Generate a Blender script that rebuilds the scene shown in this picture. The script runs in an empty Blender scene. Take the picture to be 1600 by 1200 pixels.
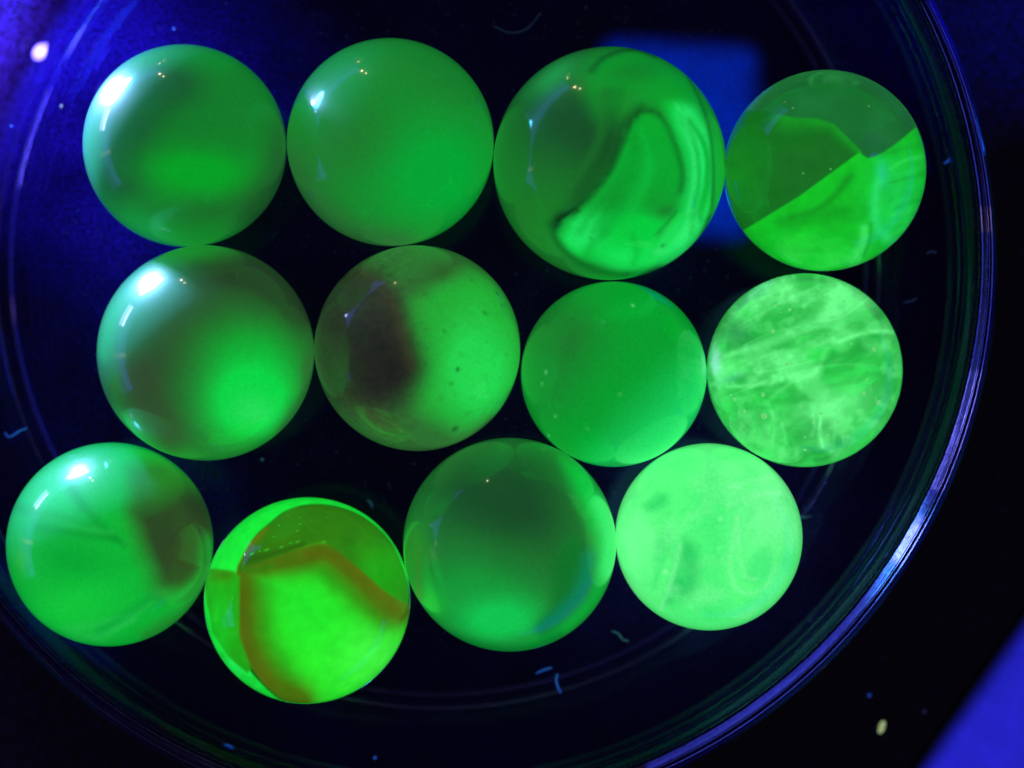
import bpy, bmesh, math, random
import numpy as np
from mathutils import Vector, Matrix

random.seed(7); np.random.seed(7)
MM = 0.001                      # everything below is written in millimetres
sc = bpy.context.scene
COL = sc.collection

# ------------------------------------------------------------------ camera
CAM_H = 160.0                   # lens above the dish floor
F_PX = 3040.0                   # focal length in pixels of a 1600 px wide picture
cam_d = bpy.data.cameras.new('camera')
cam = bpy.data.objects.new('camera', cam_d); COL.objects.link(cam)
cam.location = (0, 0, CAM_H * MM)
cam_d.sensor_width = 36.0
cam_d.lens = 36.0 * F_PX / 1600.0
cam_d.clip_start = 0.005; cam_d.clip_end = 5.0
cam_d.dof.use_dof = True
cam_d.dof.focus_distance = (CAM_H - 9.0) * MM
cam_d.dof.aperture_fstop = 13.0
sc.camera = cam

# ------------------------------------------------------------------ world, exposure
w = bpy.data.worlds.new('World'); sc.world = w; w.use_nodes = True
bg = w.node_tree.nodes['Background']
bg.inputs['Color'].default_value = (0.52, 0.50, 0.66, 1); bg.inputs['Strength'].default_value = 0.05
sc.view_settings.view_transform = 'Standard'; sc.view_settings.look = 'None'
sc.view_settings.exposure = 0.0; sc.view_settings.gamma = 1.0
sc.view_settings.use_curve_mapping = False
sc.render.engine = 'CYCLES'
cy = sc.cycles
cy.max_bounces = 11; cy.transmission_bounces = 11; cy.glossy_bounces = 4; cy.diffuse_bounces = 1
cy.transparent_max_bounces = 16; cy.volume_bounces = 0
cy.caustics_reflective = False; cy.caustics_refractive = False
cy.sample_clamp_indirect = 6.0
cy.use_denoising = True
cy.use_adaptive_sampling = True; cy.adaptive_threshold = 0.02

# ------------------------------------------------------------------ lamps
def area(name, loc, target, sx, sy, power, color, shape='RECTANGLE', spread=180):
    l = bpy.data.lights.new(name, 'AREA'); l.shape = shape
    l.size = sx * MM; l.size_y = sy * MM; l.energy = power; l.color = color; l.spread = math.radians(spread)
    o = bpy.data.objects.new(name, l); COL.objects.link(o)
    o.location = Vector(loc) * MM
    d = (Vector(target) - Vector(loc))
    o.rotation_euler = d.to_track_quat('-Z', 'Y').to_euler()
    return o
DISH_C = (-6.2, 9.8)
UV = (0.32, 0.40, 1.0)
# ultraviolet torch lying on the table beyond the far corner of the dish
area('uv_torch_lens', (-55.6, 41.5, 0.3), (-18, -12, 4), 5.6, 4.6, 0.085, UV, 'ELLIPSE', 76)
# its wide spill
area('uv_torch_spill', (-57.5, 43.5, 7), (-20, -12, 6), 20, 10, 0.010, (0.10, 0.62, 1.0), 'ELLIPSE', 66)
# added lamp over the far corner, for the blue haze in the dish
area('corner_haze_lamp', (-62, 46, 22), (-38, 27, 0), 4, 4, 0.0055, (0.09, 0.16, 1.0), 'ELLIPSE', 42)
# tiny added lamp whose mirror image makes the bright spot on the floor
area('floor_spot_lamp', (-44.9, 31.6, 25), (-38.8, 27.3, 0), 1.5, 0.7, 0.00010, (0.5, 0.5, 1.0), 'ELLIPSE', 60)
# added unseen strip and hot patch that make the dish rim glow
area('rim_glow_strip', (-140, 60, 13), (-6, 10, 2), 300, 30, 0.040, (0.10, 0.17, 1.0))
area('rim_glow_hot_patch', (-148, 60, 2), (30, 0, 1), 34, 8, 0.020, (0.45, 0.5, 1.0))
# dim warm strip, added for the smear on the marbles' left sides
area('warm_smear_strip', (-300, -5, 14), (0, 0, 5), 14, 70, 0.003, (1.0, 0.75, 0.25))
# room lamps far off
area('room_lamp', (-118, 290, 40), (0, 0, 5), 5, 5, 0.010, (1.0, 0.80, 0.45), 'ELLIPSE')
area('room_lamp_second', (-104, 290, 66), (0, 0, 5), 4, 4, 0.005, (1.0, 0.80, 0.5), 'ELLIPSE')
# added blue lamp just out of view, for the band on the rim
area('rim_band_lamp', (57, 36, -1.2), (30, 40, 0), 26, 4.4, 0.006, (0.01, 0.14, 1.0), 'RECTANGLE', 60)

# ------------------------------------------------------------------ small tool kit
def lin(c):
    """display colour 0..255 -> linear"""
    c = np.asarray(c, float) / 255.0
    return np.where(c <= 0.04045, c / 12.92, ((c + 0.055) / 1.055) ** 2.4)

def hash3(ix, iy, iz, seed):
    h = (ix * 374761393 + iy * 668265263 + iz * 2147483647 + seed * 1274126177) & 0xffffffff
    h = ((h ^ (h >> 13)) * 1274126177) & 0xffffffff
    h = (h ^ (h >> 16)) & 0xffffffff
    return h / 4294967295.0
def vnoise(P, scale, seed=0):
    p = np.asarray(P, float) * scale + 100.0
    i = np.floor(p).astype(np.int64); f = p - i
    f = f * f * f * (f * (f * 6 - 15) + 10)
    r = 0
    for dx in (0, 1):
        for dy in (0, 1):
            for dz in (0, 1):
                wgt = (f[:, 0] if dx else 1 - f[:, 0]) * (f[:, 1] if dy else 1 - f[:, 1]) * (f[:, 2] if dz else 1 - f[:, 2])
                r = r + wgt * hash3(i[:, 0] + dx, i[:, 1] + dy, i[:, 2] + dz, seed)
    return r * 2 - 1
def fbm(P, scale, seed=0, octv=4):
    a, t, r = 1.0, 0.0, 0
    for k in range(octv):
        r = r + a * vnoise(P, scale * 2 ** k, seed + 17 * k); t += a; a *= 0.55
    return r / t
def sstep(e0, e1, x):
    t = np.clip((x - e0) / (e1 - e0), 0, 1); return t * t * (3 - 2 * t)
def blob(U, cx, cy, rx, ry=None, rot=0.0):
    ry = rx if ry is None else ry
    c, s = math.cos(math.radians(rot)), math.sin(math.radians(rot))
    x, y = U[:, 0] - cx, U[:, 1] - cy
    return np.exp(-(((x * c + y * s) / rx) ** 2 + ((-x * s + y * c) / ry) ** 2))
def seg_d(U, a, b):
    a = np.array(a); b = np.array(b); ab = b - a
    t = np.clip(((U - a) @ ab) / (ab @ ab + 1e-12), 0, 1)
    return np.linalg.norm(U - (a + t[:, None] * ab), axis=1), t
def smooth_pts(pts, n=8):
    """Catmull-Rom through the points"""
    p = [np.array(q, float) for q in pts]; p = [2 * p[0] - p[1]] + p + [2 * p[-1] - p[-2]]
    out = []
    for i in range(1, len(p) - 2):
        for k in range(n):
            t = k / n
            out.append(0.5 * (2 * p[i] + (p[i + 1] - p[i - 1]) * t + (2 * p[i - 1] - 5 * p[i] + 4 * p[i + 1] - p[i + 2]) * t * t
                              + (3 * p[i] - p[i - 1] - 3 * p[i + 1] + p[i + 2]) * t ** 3))
    out.append(p[-2]); return out
def line(U, pts, w0, w1=None, smooth=True):
    """soft stroke along a curve; w0/w1 half width at start/end"""
    w1 = w0 if w1 is None else w1
    pts = smooth_pts(pts) if smooth and len(pts) > 2 else pts
    best = np.zeros(len(U)); n = len(pts) - 1
    for i in range(n):
        d, t = seg_d(U, pts[i], pts[i + 1])
        wd = w0 + (w1 - w0) * (i + t) / n
        best = np.maximum(best, np.exp(-(d / wd) ** 2))
    return best
def poly_sd(U, pts, smooth=False):
    """signed distance, negative inside"""
    if smooth: pts = smooth_pts(list(pts) + [pts[0]])[:-1]
    pts = [np.array(p, float) for p in pts]; n = len(pts)
    d = np.full(len(U), 1e9); ins = np.zeros(len(U), bool)
    for i in range(n):
        a, b = pts[i], pts[(i + 1) % n]
        d = np.minimum(d, seg_d(U, a, b)[0])
        cond = (a[1] > U[:, 1]) != (b[1] > U[:, 1])
        with np.errstate(divide='ignore', invalid='ignore'):
            xi = (b[0] - a[0]) * (U[:, 1] - a[1]) / (b[1] - a[1]) + a[0]
        ins ^= cond & (U[:, 0] < xi)
    return np.where(ins, -d, d)
def inside(U, pts, soft=0.03, smooth=False):
    return 1 - sstep(-soft, soft, poly_sd(U, pts, smooth))
class Tint:
    """a colour field that is mixed up step by step (linear rgb)"""
    def __init__(s, n, c): s.c = np.tile(lin(c), (n, 1))
    def mix(s, c, wgt): s.c = s.c + (lin(c) - s.c) * np.clip(wgt, 0, 1)[:, None]; return s
    def mul(s, f): s.c = s.c * f[:, None]; return s

# ------------------------------------------------------------------ materials
def new_mat(name):
    m = bpy.data.materials.new(name); m.use_nodes = True
    nt = m.node_tree; nt.nodes.clear()
    out = nt.nodes.new('ShaderNodeOutputMaterial')
    return m, nt, out
def node(nt, typ, **kw):
    n = nt.nodes.new(typ)
    for k, v in kw.items():
        if k in n.inputs: n.inputs[k].default_value = v
        else: setattr(n, k, v)
    return n

def mat_fluor_glass(name, emit=0.92, rough=0.085, sss=0.0):
    """milky uranium glass: its own tint plus painted lamp light, glowing under the ultraviolet lamp, under a clear fire-polished skin"""
    m, nt, out = new_mat(name)
    at = node(nt, 'ShaderNodeAttribute', attribute_name='tint_and_light')
    tc = node(nt, 'ShaderNodeTexCoord')
    nz = node(nt, 'ShaderNodeTexNoise'); nz.inputs['Scale'].default_value = 5200.0; nz.inputs['Detail'].default_value = 2.0
    nt.links.new(tc.outputs['Object'], nz.inputs['Vector'])
    mr = node(nt, 'ShaderNodeMapRange'); mr.inputs['From Min'].default_value = 0.3; mr.inputs['From Max'].default_value = 0.7
    mr.inputs['To Min'].default_value = 0.91; mr.inputs['To Max'].default_value = 1.09
    nt.links.new(nz.outputs['Fac'], mr.inputs['Value'])
    mu = node(nt, 'ShaderNodeVectorMath', operation='SCALE')
    nt.links.new(at.outputs['Color'], mu.inputs[0]); nt.links.new(mr.outputs['Result'], mu.inputs['Scale'])
    p = node(nt, 'ShaderNodeBsdfPrincipled')
    p.inputs['Base Color'].default_value = (0.02, 0.13, 0.06, 1)      # milky scatter
    nt.links.new(mu.outputs['Vector'], p.inputs['Emission Color'])
    p.inputs['Emission Strength'].default_value = emit
    p.inputs['Roughness'].default_value = 0.35
    p.inputs['Specular IOR Level'].default_value = 0.15
    p.inputs['Subsurface Weight'].default_value = sss
    p.inputs['Subsurface Radius'].default_value = (0.5, 1.0, 0.5)
    p.inputs['Subsurface Scale'].default_value = 0.003
    p.inputs['Coat Weight'].default_value = 1.0
    p.inputs['Coat IOR'].default_value = 1.54
    # worn skin: tiny handling scratches vary the gloss
    n2 = node(nt, 'ShaderNodeTexNoise'); n2.inputs['Scale'].default_value = 420.0; n2.inputs['Detail'].default_value = 6.0
    nt.links.new(tc.outputs['Object'], n2.inputs['Vector'])
    m2 = node(nt, 'ShaderNodeMapRange'); m2.inputs['To Min'].default_value = rough * 0.6; m2.inputs['To Max'].default_value = rough * 1.5
    nt.links.new(n2.outputs['Fac'], m2.inputs['Value']); nt.links.new(m2.outputs['Result'], p.inputs['Coat Roughness'])
    nt.links.new(p.outputs['BSDF'], out.inputs['Surface'])
    return m

def mat_clear_shell(name, glow, strength, absorb=(0.6, 1.0, 0.7), dens=20.0):
    """clear glass with a faint uranium glow through its whole volume"""
    m, nt, out = new_mat(name)
    p = node(nt, 'ShaderNodeBsdfPrincipled')
    p.inputs['Base Color'].default_value = (0.97, 1, 0.97, 1)
    p.inputs['Roughness'].default_value = 0.0; p.inputs['IOR'].default_value = 1.5
    p.inputs['Transmission Weight'].default_value = 1.0
    nt.links.new(p.outputs['BSDF'], out.inputs['Surface'])
    e = node(nt, 'ShaderNodeEmission'); e.inputs['Color'].default_value = (*glow, 1); e.inputs['Strength'].default_value = strength
    a = node(nt, 'ShaderNodeVolumeAbsorption'); a.inputs['Color'].default_value = (*absorb, 1); a.inputs['Density'].default_value = dens
    s = node(nt, 'ShaderNodeAddShader')
    nt.links.new(e.outputs[0], s.inputs[0]); nt.links.new(a.outputs[0], s.inputs[1])
    nt.links.new(s.outputs[0], out.inputs['Volume'])
    return m

def mat_vane(name, emit=1.0):
    """coloured glass layer inside a clear marble: tint and cover come from the layer itself"""
    m, nt, out = new_mat(name)
    at = node(nt, 'ShaderNodeAttribute', attribute_name='tint_and_light')
    tc = node(nt, 'ShaderNodeTexCoord')
    nz = node(nt, 'ShaderNodeTexNoise'); nz.inputs['Scale'].default_value = 1100.0; nz.inputs['Detail'].default_value = 4.0
    nt.links.new(tc.outputs['Object'], nz.inputs['Vector'])
    mr = node(nt, 'ShaderNodeMapRange'); mr.inputs['From Min'].default_value = 0.3; mr.inputs['From Max'].default_value = 0.7
    mr.inputs['To Min'].default_value = 0.90; mr.inputs['To Max'].default_value = 1.10
    nt.links.new(nz.outputs['Fac'], mr.inputs['Value'])
    mu = node(nt, 'ShaderNodeVectorMath', operation='SCALE')
    nt.links.new(at.outputs['Color'], mu.inputs[0]); nt.links.new(mr.outputs['Result'], mu.inputs['Scale'])
    e = node(nt, 'ShaderNodeEmission'); e.inputs['Strength'].default_value = emit
    nt.links.new(mu.outputs['Vector'], e.inputs['Color'])
    t = node(nt, 'ShaderNodeBsdfTransparent')
    mx = node(nt, 'ShaderNodeMixShader')
    nt.links.new(at.outputs['Alpha'], mx.inputs[0])
    nt.links.new(t.outputs[0], mx.inputs[1]); nt.links.new(e.outputs[0], mx.inputs[2])
    nt.links.new(mx.outputs[0], out.inputs['Surface'])
    return m

def mat_simple(name, color, rough=0.5, emit=None, estr=0.0, spec=0.5):
    m, nt, out = new_mat(name)
    p = node(nt, 'ShaderNodeBsdfPrincipled')
    p.inputs['Base Color'].default_value = (*color, 1); p.inputs['Roughness'].default_value = rough
    p.inputs['Specular IOR Level'].default_value = spec
    if emit is not None:
        p.inputs['Emission Color'].default_value = (*emit, 1); p.inputs['Emission Strength'].default_value = estr
    nt.links.new(p.outputs['BSDF'], out.inputs['Surface'])
    return m, nt, p

def mat_dish():
    m, nt, out = new_mat('dish_glass')
    p = node(nt, 'ShaderNodeBsdfPrincipled')
    p.inputs['Base Color'].default_value = (0.48, 0.40, 1.0, 1)
    p.inputs['Specular Tint'].default_value = (0.42, 0.32, 1.0, 1)
    p.inputs['Roughness'].default_value = 0.02; p.inputs['IOR'].default_value = 1.5
    p.inputs['Transmission Weight'].default_value = 1.0
    tc = node(nt, 'ShaderNodeTexCoord')
    nz = node(nt, 'ShaderNodeTexNoise'); nz.inputs['Scale'].default_value = 160.0; nz.inputs['Detail'].default_value = 2.0
    nt.links.new(tc.outputs['Object'], nz.inputs['Vector'])
    b = node(nt, 'ShaderNodeBump'); b.inputs['Strength'].default_value = 0.05; b.inputs['Distance'].default_value = 0.0004
    nt.links.new(nz.outputs['Fac'], b.inputs['Height']); nt.links.new(b.outputs['Normal'], p.inputs['Normal'])
    d = node(nt, 'ShaderNodeBsdfDiffuse'); d.inputs['Color'].default_value = (0.14, 0.03, 0.9, 1)
    mx = node(nt, 'ShaderNodeMixShader')
    n2 = node(nt, 'ShaderNodeTexNoise'); n2.inputs['Scale'].default_value = 90.0; n2.inputs['Detail'].default_value = 8.0; n2.inputs['Roughness'].default_value = 0.7
    nt.links.new(tc.outputs['Object'], n2.inputs['Vector'])
    mr = node(nt, 'ShaderNodeMapRange'); mr.inputs['From Min'].default_value = 0.35; mr.inputs['From Max'].default_value = 0.75
    mr.inputs['To Min'].default_value = 0.05; mr.inputs['To Max'].default_value = 0.22
    nt.links.new(n2.outputs['Fac'], mr.inputs['Value'])
    n3 = node(nt, 'ShaderNodeTexNoise'); n3.inputs['Scale'].default_value = 3400.0; n3.inputs['Detail'].default_value = 2.0
    nt.links.new(tc.outputs['Object'], n3.inputs['Vector'])
    m3 = node(nt, 'ShaderNodeMapRange'); m3.inputs['From Min'].default_value = 0.35; m3.inputs['From Max'].default_value = 0.7
    m3.inputs['To Min'].default_value = 0.5; m3.inputs['To Max'].default_value = 1.9
    nt.links.new(n3.outputs['Fac'], m3.inputs['Value'])
    mm = node(nt, 'ShaderNodeMath', operation='MULTIPLY')
    nt.links.new(mr.outputs['Result'], mm.inputs[0]); nt.links.new(m3.outputs['Result'], mm.inputs[1]); nt.links.new(mm.outputs[0], mx.inputs[0])
    nt.links.new(p.outputs['BSDF'], mx.inputs[1]); nt.links.new(d.outputs[0], mx.inputs[2])
    nt.links.new(mx.outputs[0], out.inputs['Surface'])
    return m

def mat_table():
    m, nt, p = mat_simple('black_table_top', (0.016, 0.011, 0.014), 0.06, spec=0.45)
    tc = node(nt, 'ShaderNodeTexCoord')
    nz = node(nt, 'ShaderNodeTexNoise'); nz.inputs['Scale'].default_value = 2600.0; nz.inputs['Detail'].default_value = 5.0
    nt.links.new(tc.outputs['Object'], nz.inputs['Vector'])
    cr = node(nt, 'ShaderNodeValToRGB')
    cr.color_ramp.elements[0].position = 0.35; cr.color_ramp.elements[0].color = (0.012, 0.003, 0.02, 1)
    cr.color_ramp.elements[1].position = 0.72; cr.color_ramp.elements[1].color = (0.035, 0.012, 0.11, 1)
    nt.links.new(nz.outputs['Fac'], cr.inputs[0]); nt.links.new(cr.outputs[0], p.inputs['Base Color'])
    return m

# ------------------------------------------------------------------ mesh tools
def link(name, me, parent=None, mat=None):
    o = bpy.data.objects.new(name, me); COL.objects.link(o)
    if mat: me.materials.append(mat)
    if parent: o.parent = parent
    return o
def shade(me): me.polygons.foreach_set('use_smooth', [True] * len(me.polygons))
def tag(o, label=None, cat=None, group=None, kind=None):
    if label: o['label'] = label
    if cat: o['category'] = cat
    if group: o['group'] = group
    if kind: o['kind'] = kind
    return o
def set_tint(me, rgb, alpha=None):
    a = me.color_attributes.new('tint_and_light', 'FLOAT_COLOR', 'POINT')
    n = len(me.vertices); d = np.ones((n, 4)); d[:, :3] = rgb
    if alpha is not None: d[:, 3] = alpha
    a.data.foreach_set('color', d.ravel())
_ico = {}
def ico(sub):
    if sub not in _ico:
        bm = bmesh.new(); bmesh.ops.create_icosphere(bm, subdivisions=sub, radius=1.0)
        v = np.array([x.co[:] for x in bm.verts]); v /= np.linalg.norm(v, axis=1)[:, None]
        f = [[x.index for x in fc.verts] for fc in bm.faces]; bm.free(); _ico[sub] = (v, f)
    return _ico[sub]
def ball_mesh(name, r, sub=6):
    v, f = ico(sub); me = bpy.data.meshes.new(name)
    me.from_pydata((v * r * MM).tolist(), [], f); shade(me); return me, v

# ------------------------------------------------------------------ the setting
TABLE_Z = -4.03
def rect_sheet(name, x0, x1, y0, y1, z, mat):
    me = bpy.data.meshes.new(name)
    me.from_pydata([(x0*MM, y0*MM, z*MM), (x1*MM, y0*MM, z*MM), (x1*MM, y1*MM, z*MM), (x0*MM, y1*MM, z*MM)], [], [(0, 1, 2, 3)])
    return link(name, me, None, mat)
tag(rect_sheet('table_top', -700, 700, -700, 700, TABLE_Z, mat_table()), kind='structure')

# ------------------------------------------------------------------ the dish
def lathe(name, prof, n=256):
    vs, fs = [], []
    m = len(prof)
    for i in range(n):
        a = 2 * math.pi * i / n; c, s = math.cos(a), math.sin(a)
        for r, z in prof: vs.append((r * c * MM, r * s * MM, z * MM))
    for i in range(n):
        j = (i + 1) % n
        for k in range(m - 1):
            fs.append((i * m + k, j * m + k, j * m + k + 1, i * m + k + 1))
    # close the two centres with fans
    a = len(vs); vs.append((0, 0, prof[0][1] * MM)); b = len(vs); vs.append((0, 0, prof[-1][1] * MM))
    for i in range(n):
        j = (i + 1) % n
        fs.append((a, j * m, i * m)); fs.append((b, i * m + m - 1, j * m + m - 1))
    me = bpy.data.meshes.new(name); me.from_pydata(vs, [], fs)
    bm = bmesh.new(); bm.from_mesh(me); bmesh.ops.recalc_face_normals(bm, faces=bm.faces); bm.to_mesh(me); bm.free()
    shade(me); return me
ctl = [(6, 0), (20, 0), (30, 0), (36.0, 0.0), (41.4, 0.0), (42.0, 0.07), (42.36, 0.42), (42.52, 1.1), (42.6, 2.1), (42.66, 3.2)]
inner = [np.array(p) for p in smooth_pts(ctl, 6)]
inner = [np.array([p[0], max(0.0, p[1]) if p[0] > 36.2 else 0.0]) for p in inner]
top = inner[-1]
bead = []
for k in range(0, 25):                  # fire-rounded rim, a little fatter than the wall
    a = math.radians(190 - 215 * k / 24)
    bead.append(np.array([43.85 + 1.38 * math.cos(a), 3.45 + 1.38 * math.sin(a)]))
outer = [np.array(q) for q in ((44.95, 2.2), (44.75, 1.0), (44.7, -0.5), (44.6, -1.8), (44.2, -2.6), (43.5, -2.95), (42.9, -3.0), (40, -3.0),
         (37.0, -3.0), (36.92, -3.1), (36.86, -3.8), (36.7, -4.0), (35.9, -4.0), (35.75, -3.8), (35.7, -3.1), (35.6, -3.0), (30, -3.0), (18, -3.0), (6, -3.0))]
prof = [tuple(p) for p in inner[:-1] + bead + outer]
dish = link('glass_dish', lathe('glass_dish', prof), None, mat_dish())
dish.location = Vector((DISH_C[0], DISH_C[1], 0)) * MM
tag(dish, 'shallow round clear glass dish with a rounded rim holding the twelve marbles', 'dish')

# ------------------------------------------------------------------ where the marbles lie (outline boxes seen from above -> centre and radius)
BOX = {1: (130, 447, 68, 388), 2: (448, 772, 59, 385), 3: (773, 1132, 70, 440), 4: (1133, 1445, 106, 427),
       5: (151, 491, 382, 720), 6: (491, 813, 383, 705), 7: (815, 1104, 440, 732), 8: (1104, 1408, 425, 732),
       9: (15, 340, 693, 1012), 10: (320, 641, 771, 1098), 11: (627, 960, 684, 1019), 12: (960, 1248, 690, 988)}
pos = {}
for k, (x0, x1, y0, y1) in BOX.items():
    ks, tans = [], []
    for lo, hi in ((x0 - 800, x1 - 800), (600 - y1, 600 - y0)):
        a1, a0 = math.atan(hi / F_PX), math.atan(lo / F_PX)
        a, b = (a1 + a0) / 2, (a1 - a0) / 2
        ks.append(math.sin(b) / math.cos(a)); tans.append(math.tan(a))
    kk = sum(ks) / 2; r = kk * CAM_H / (1 + kk)
    pos[k] = [tans[0] * (CAM_H - r), tans[1] * (CAM_H - r), r]
for it in range(60):            # settle: no two glass balls inside one another
    for i in pos:
        for j in pos:
            if i < j:
                a, b = np.array([pos[i][0], pos[i][1], pos[i][2]]), np.array([pos[j][0], pos[j][1], pos[j][2]])
                d = np.linalg.norm(a - b); over = (a[2] + b[2] + 0.02) - d
                if over > 0:
                    h = (a - b)[:2]; h /= np.linalg.norm(h)
                    for q in (0, 1):
                        pos[i][q] += h[q] * over * 0.3; pos[j][q] -= h[q] * over * 0.3
for k in pos: print('marble', k, [round(v, 2) for v in pos[k]])

def stand(o, k):
    x, y, r = pos[k]
    o.location = Vector((x, y, r)) * MM
    # turn the ball so that its own z axis faces the lens
    d = Vector((-x, -y, CAM_H - r)).normalized()
    zx = Vector((0, 0, 1)).rotation_difference(d)
    o.rotation_mode = 'QUATERNION'; o.rotation_quaternion = zx
    return o

def crop_fn(ox, oy, s, cx, cy, R):
    return lambda x, y: ((x - cx) / R, (cy - y) / R)

M_MILK = mat_fluor_glass('milky_fluorescent_glass')
M_BRIGHT = mat_fluor_glass('bright_milky_fluorescent_glass', emit=1.04)
M_VANE = mat_vane('inner_glass_layer')
GROUP = 'uranium glass marbles in the dish'

def milky(k, label, fn, mat=M_MILK):
    me, v = ball_mesh('marble', pos[k][2], 6)
    t = fn(v[:, :2], v)
    set_tint(me, np.clip(t.c, 0, 1.2))
    o = stand(link('marble', me, None, mat), k)
    return tag(o, label, 'marble', GROUP)

# --- glass patterns, some lamp glow, limb shade and reflections painted in (u to the right, v up, 1 = radius) ---
def f1(U, P):
    W = U + 0.05 * np.stack([fbm(P, 1.8, 3), fbm(P, 1.8, 4)], 1)
    t = Tint(len(U), (18, 130, 42))
    t.mix((22, 86, 46), np.minimum(1, 1.3 * line(W, [(-0.15, 0.55), (-0.45, 0.30), (-0.58, 0.0), (-0.60, -0.30)], 0.30, 0.26)) * 0.9)
    t.mix((1, 170, 36), np.minimum(1, 1.3 * blob(W, 0.12, -0.24, 0.48, 0.22, -4)) * 0.95)  # glow of lamp light focused by the ball, painted in
    t.mix((14, 128, 40), 0.6 * blob(W, 0.1, 0.25, 0.4, 0.2))
    t.mix((28, 74, 38), 0.9 * line(W, [(0.98, 0.15), (0.92, -0.3), (0.72, -0.65)], 0.22, 0.26))  # painted shade on the limb away from the lamp
    t.mix((26, 104, 40), 0.7 * blob(W, 0.2, -0.62, 0.5, 0.12, 8))
    t.mix((22, 160, 66), 0.8 * blob(W, -0.38, -0.82, 0.36, 0.16, -22))
    t.mix((16, 150, 50), 0.7 * line(W, [(-0.6, 0.78), (-0.1, 0.93), (0.4, 0.86)], 0.14))
    return t.mul(1 + 0.05 * fbm(P, 2.2, 5))
def f2(U, P):
    t = Tint(len(U), (22, 138, 44))
    t.mix((1, 172, 54), np.minimum(1, 1.25 * blob(U, 0.40, -0.28, 0.55, 0.52)))  # lamp light gathered on the far side, put into the colour
    t.mix((40, 104, 50), 0.9 * line(U, [(-0.95, -0.25), (-0.75, -0.6), (-0.4, -0.88), (0.1, -0.98)], 0.26, 0.16))  # painted shade along the bottom limb
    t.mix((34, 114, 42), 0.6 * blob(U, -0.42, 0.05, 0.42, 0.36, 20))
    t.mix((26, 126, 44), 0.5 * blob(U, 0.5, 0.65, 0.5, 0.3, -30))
    t.mix((30, 165, 80), 0.5 * blob(U, -0.45, 0.70, 0.4, 0.3, 40))  # painted mint sheen of the lamp
    return t.mul(1 + 0.03 * fbm(P, 2.0, 9))
def f3(U, P):
    q = crop_fn(0, 0, 0, 594, 632, 530)
    W = U + 0.025 * np.stack([fbm(P, 2.6, 13), fbm(P, 2.6, 14)], 1)
    t = Tint(len(U), (24, 104, 38))
    t.mix((20, 78, 34), 0.95 * np.minimum(1, 1.3 * blob(W, -0.18, 0.30, 0.52, 0.30, -12)))
    t.mix((24, 130, 36), 0.8 * blob(W, -0.50, -0.42, 0.34, 0.40))
    # upper right body, then the bright crescent down the right side
    t.mix((8, 166, 44), 0.95 * inside(W, [q(*p) for p in ((480, 250), (560, 150), (760, 110), (960, 220), (1080, 420), (1120, 640), (1060, 860), (900, 800), (840, 520), (760, 400), (660, 430), (560, 420))], 0.16, True))
    t.mix((16, 118, 36), 0.6 * blob(W, *q(700, 230), 0.3, 0.12, 10))
    t.mix((0, 218, 66), 0.95 * inside(W, [q(*p) for p in ((840, 370), (930, 380), (1020, 500), (1050, 660), (1045, 860), (960, 1000), (820, 1090), (660, 1100), (540, 1060), (440, 1035),
                            (375, 920), (420, 850), (560, 840), (720, 830), (860, 860), (930, 740), (920, 600), (870, 480))], 0.08, True))
    t.mix((44, 250, 120), 0.85 * line(W, [q(*p) for p in ((930, 430), (985, 560), (1000, 720), (985, 880), (920, 1000))], 0.10, 0.12))
    t.mix((16, 196, 54), 0.7 * line(W, [q(*p) for p in ((1080, 380), (1105, 560), (1100, 760), (1050, 930))], 0.06))
    # tongue: dark green at its tip, brightening downwards
    tg = inside(W, [q(*p) for p in ((740, 405), (815, 440), (880, 560), (905, 690), (880, 800), (760, 850), (600, 870), (470, 850), (480, 800), (560, 710), (640, 580), (690, 460))], 0.05, True)
    t.mix((5, 160, 42), 0.9 * tg * sstep(q(0, 900)[1], q(0, 560)[1], W[:, 1]))
    t.mix((2, 186, 50), 0.6 * tg)
    t.mix((34, 240, 104), 0.85 * np.minimum(1, 1.4 * blob(W, *q(480, 930), 0.16, 0.15, 30)))
    t.mix((26, 238, 96), 0.8 * blob(W, *q(650, 1050), 0.22, 0.11, -5))
    t.mix((34, 240, 104), 0.7 * blob(W, *q(860, 1040), 0.24, 0.12, 30))
    t.mix((4, 175, 48), 0.6 * line(W, [q(*p) for p in ((490, 1040), (520, 980), (590, 930))], 0.05, 0.02))
    t.mix((4, 180, 48), 0.5 * line(W, [q(*p) for p in ((690, 940), (720, 1010), (700, 1080))], 0.03, 0.03))
    t.mix((6, 190, 60), 0.5 * line(W, [q(*p) for p in ((560, 920), (640, 860), (700, 760), (760, 640))], 0.05, 0.09))
    rr = random.Random(3)
    for i in range(10):                 # fine feathering along the flow of the glass
        o = rr.uniform(-60, 60)
        t.mix(rr.choice(((60, 252, 130), (4, 178, 50), (4, 178, 50))), rr.uniform(0.25, 0.5) * line(W, [q(890 + o, 400 + rr.uniform(-40, 60)), q(960 + o, 560), q(975 + o, 720), q(950 + o, 880 + rr.uniform(-60, 60))], 0.012, rr.uniform(0.015, 0.035)))
    for i in range(8):
        o = rr.uniform(-90, 90)
        t.mix(rr.choice(((10, 205, 64), (4, 140, 38))), rr.uniform(0.2, 0.45) * line(W, [q(700 + o * 0.4, 480 + rr.uniform(-20, 60)), q(690 + o, 640), q(600 + o * 1.4, 800), q(520 + o * 1.6, 930)], 0.012, rr.uniform(0.02, 0.05)))
    for i in range(7):
        o = rr.uniform(-70, 70)
        t.mix(rr.choice(((14, 84, 30), (30, 130, 44))), rr.uniform(0.2, 0.4) * line(W, [q(420 + o, 760), q(520 + o, 620), q(580 + o, 480), q(600 + o * 1.5, 330)], 0.015, 0.05))
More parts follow.
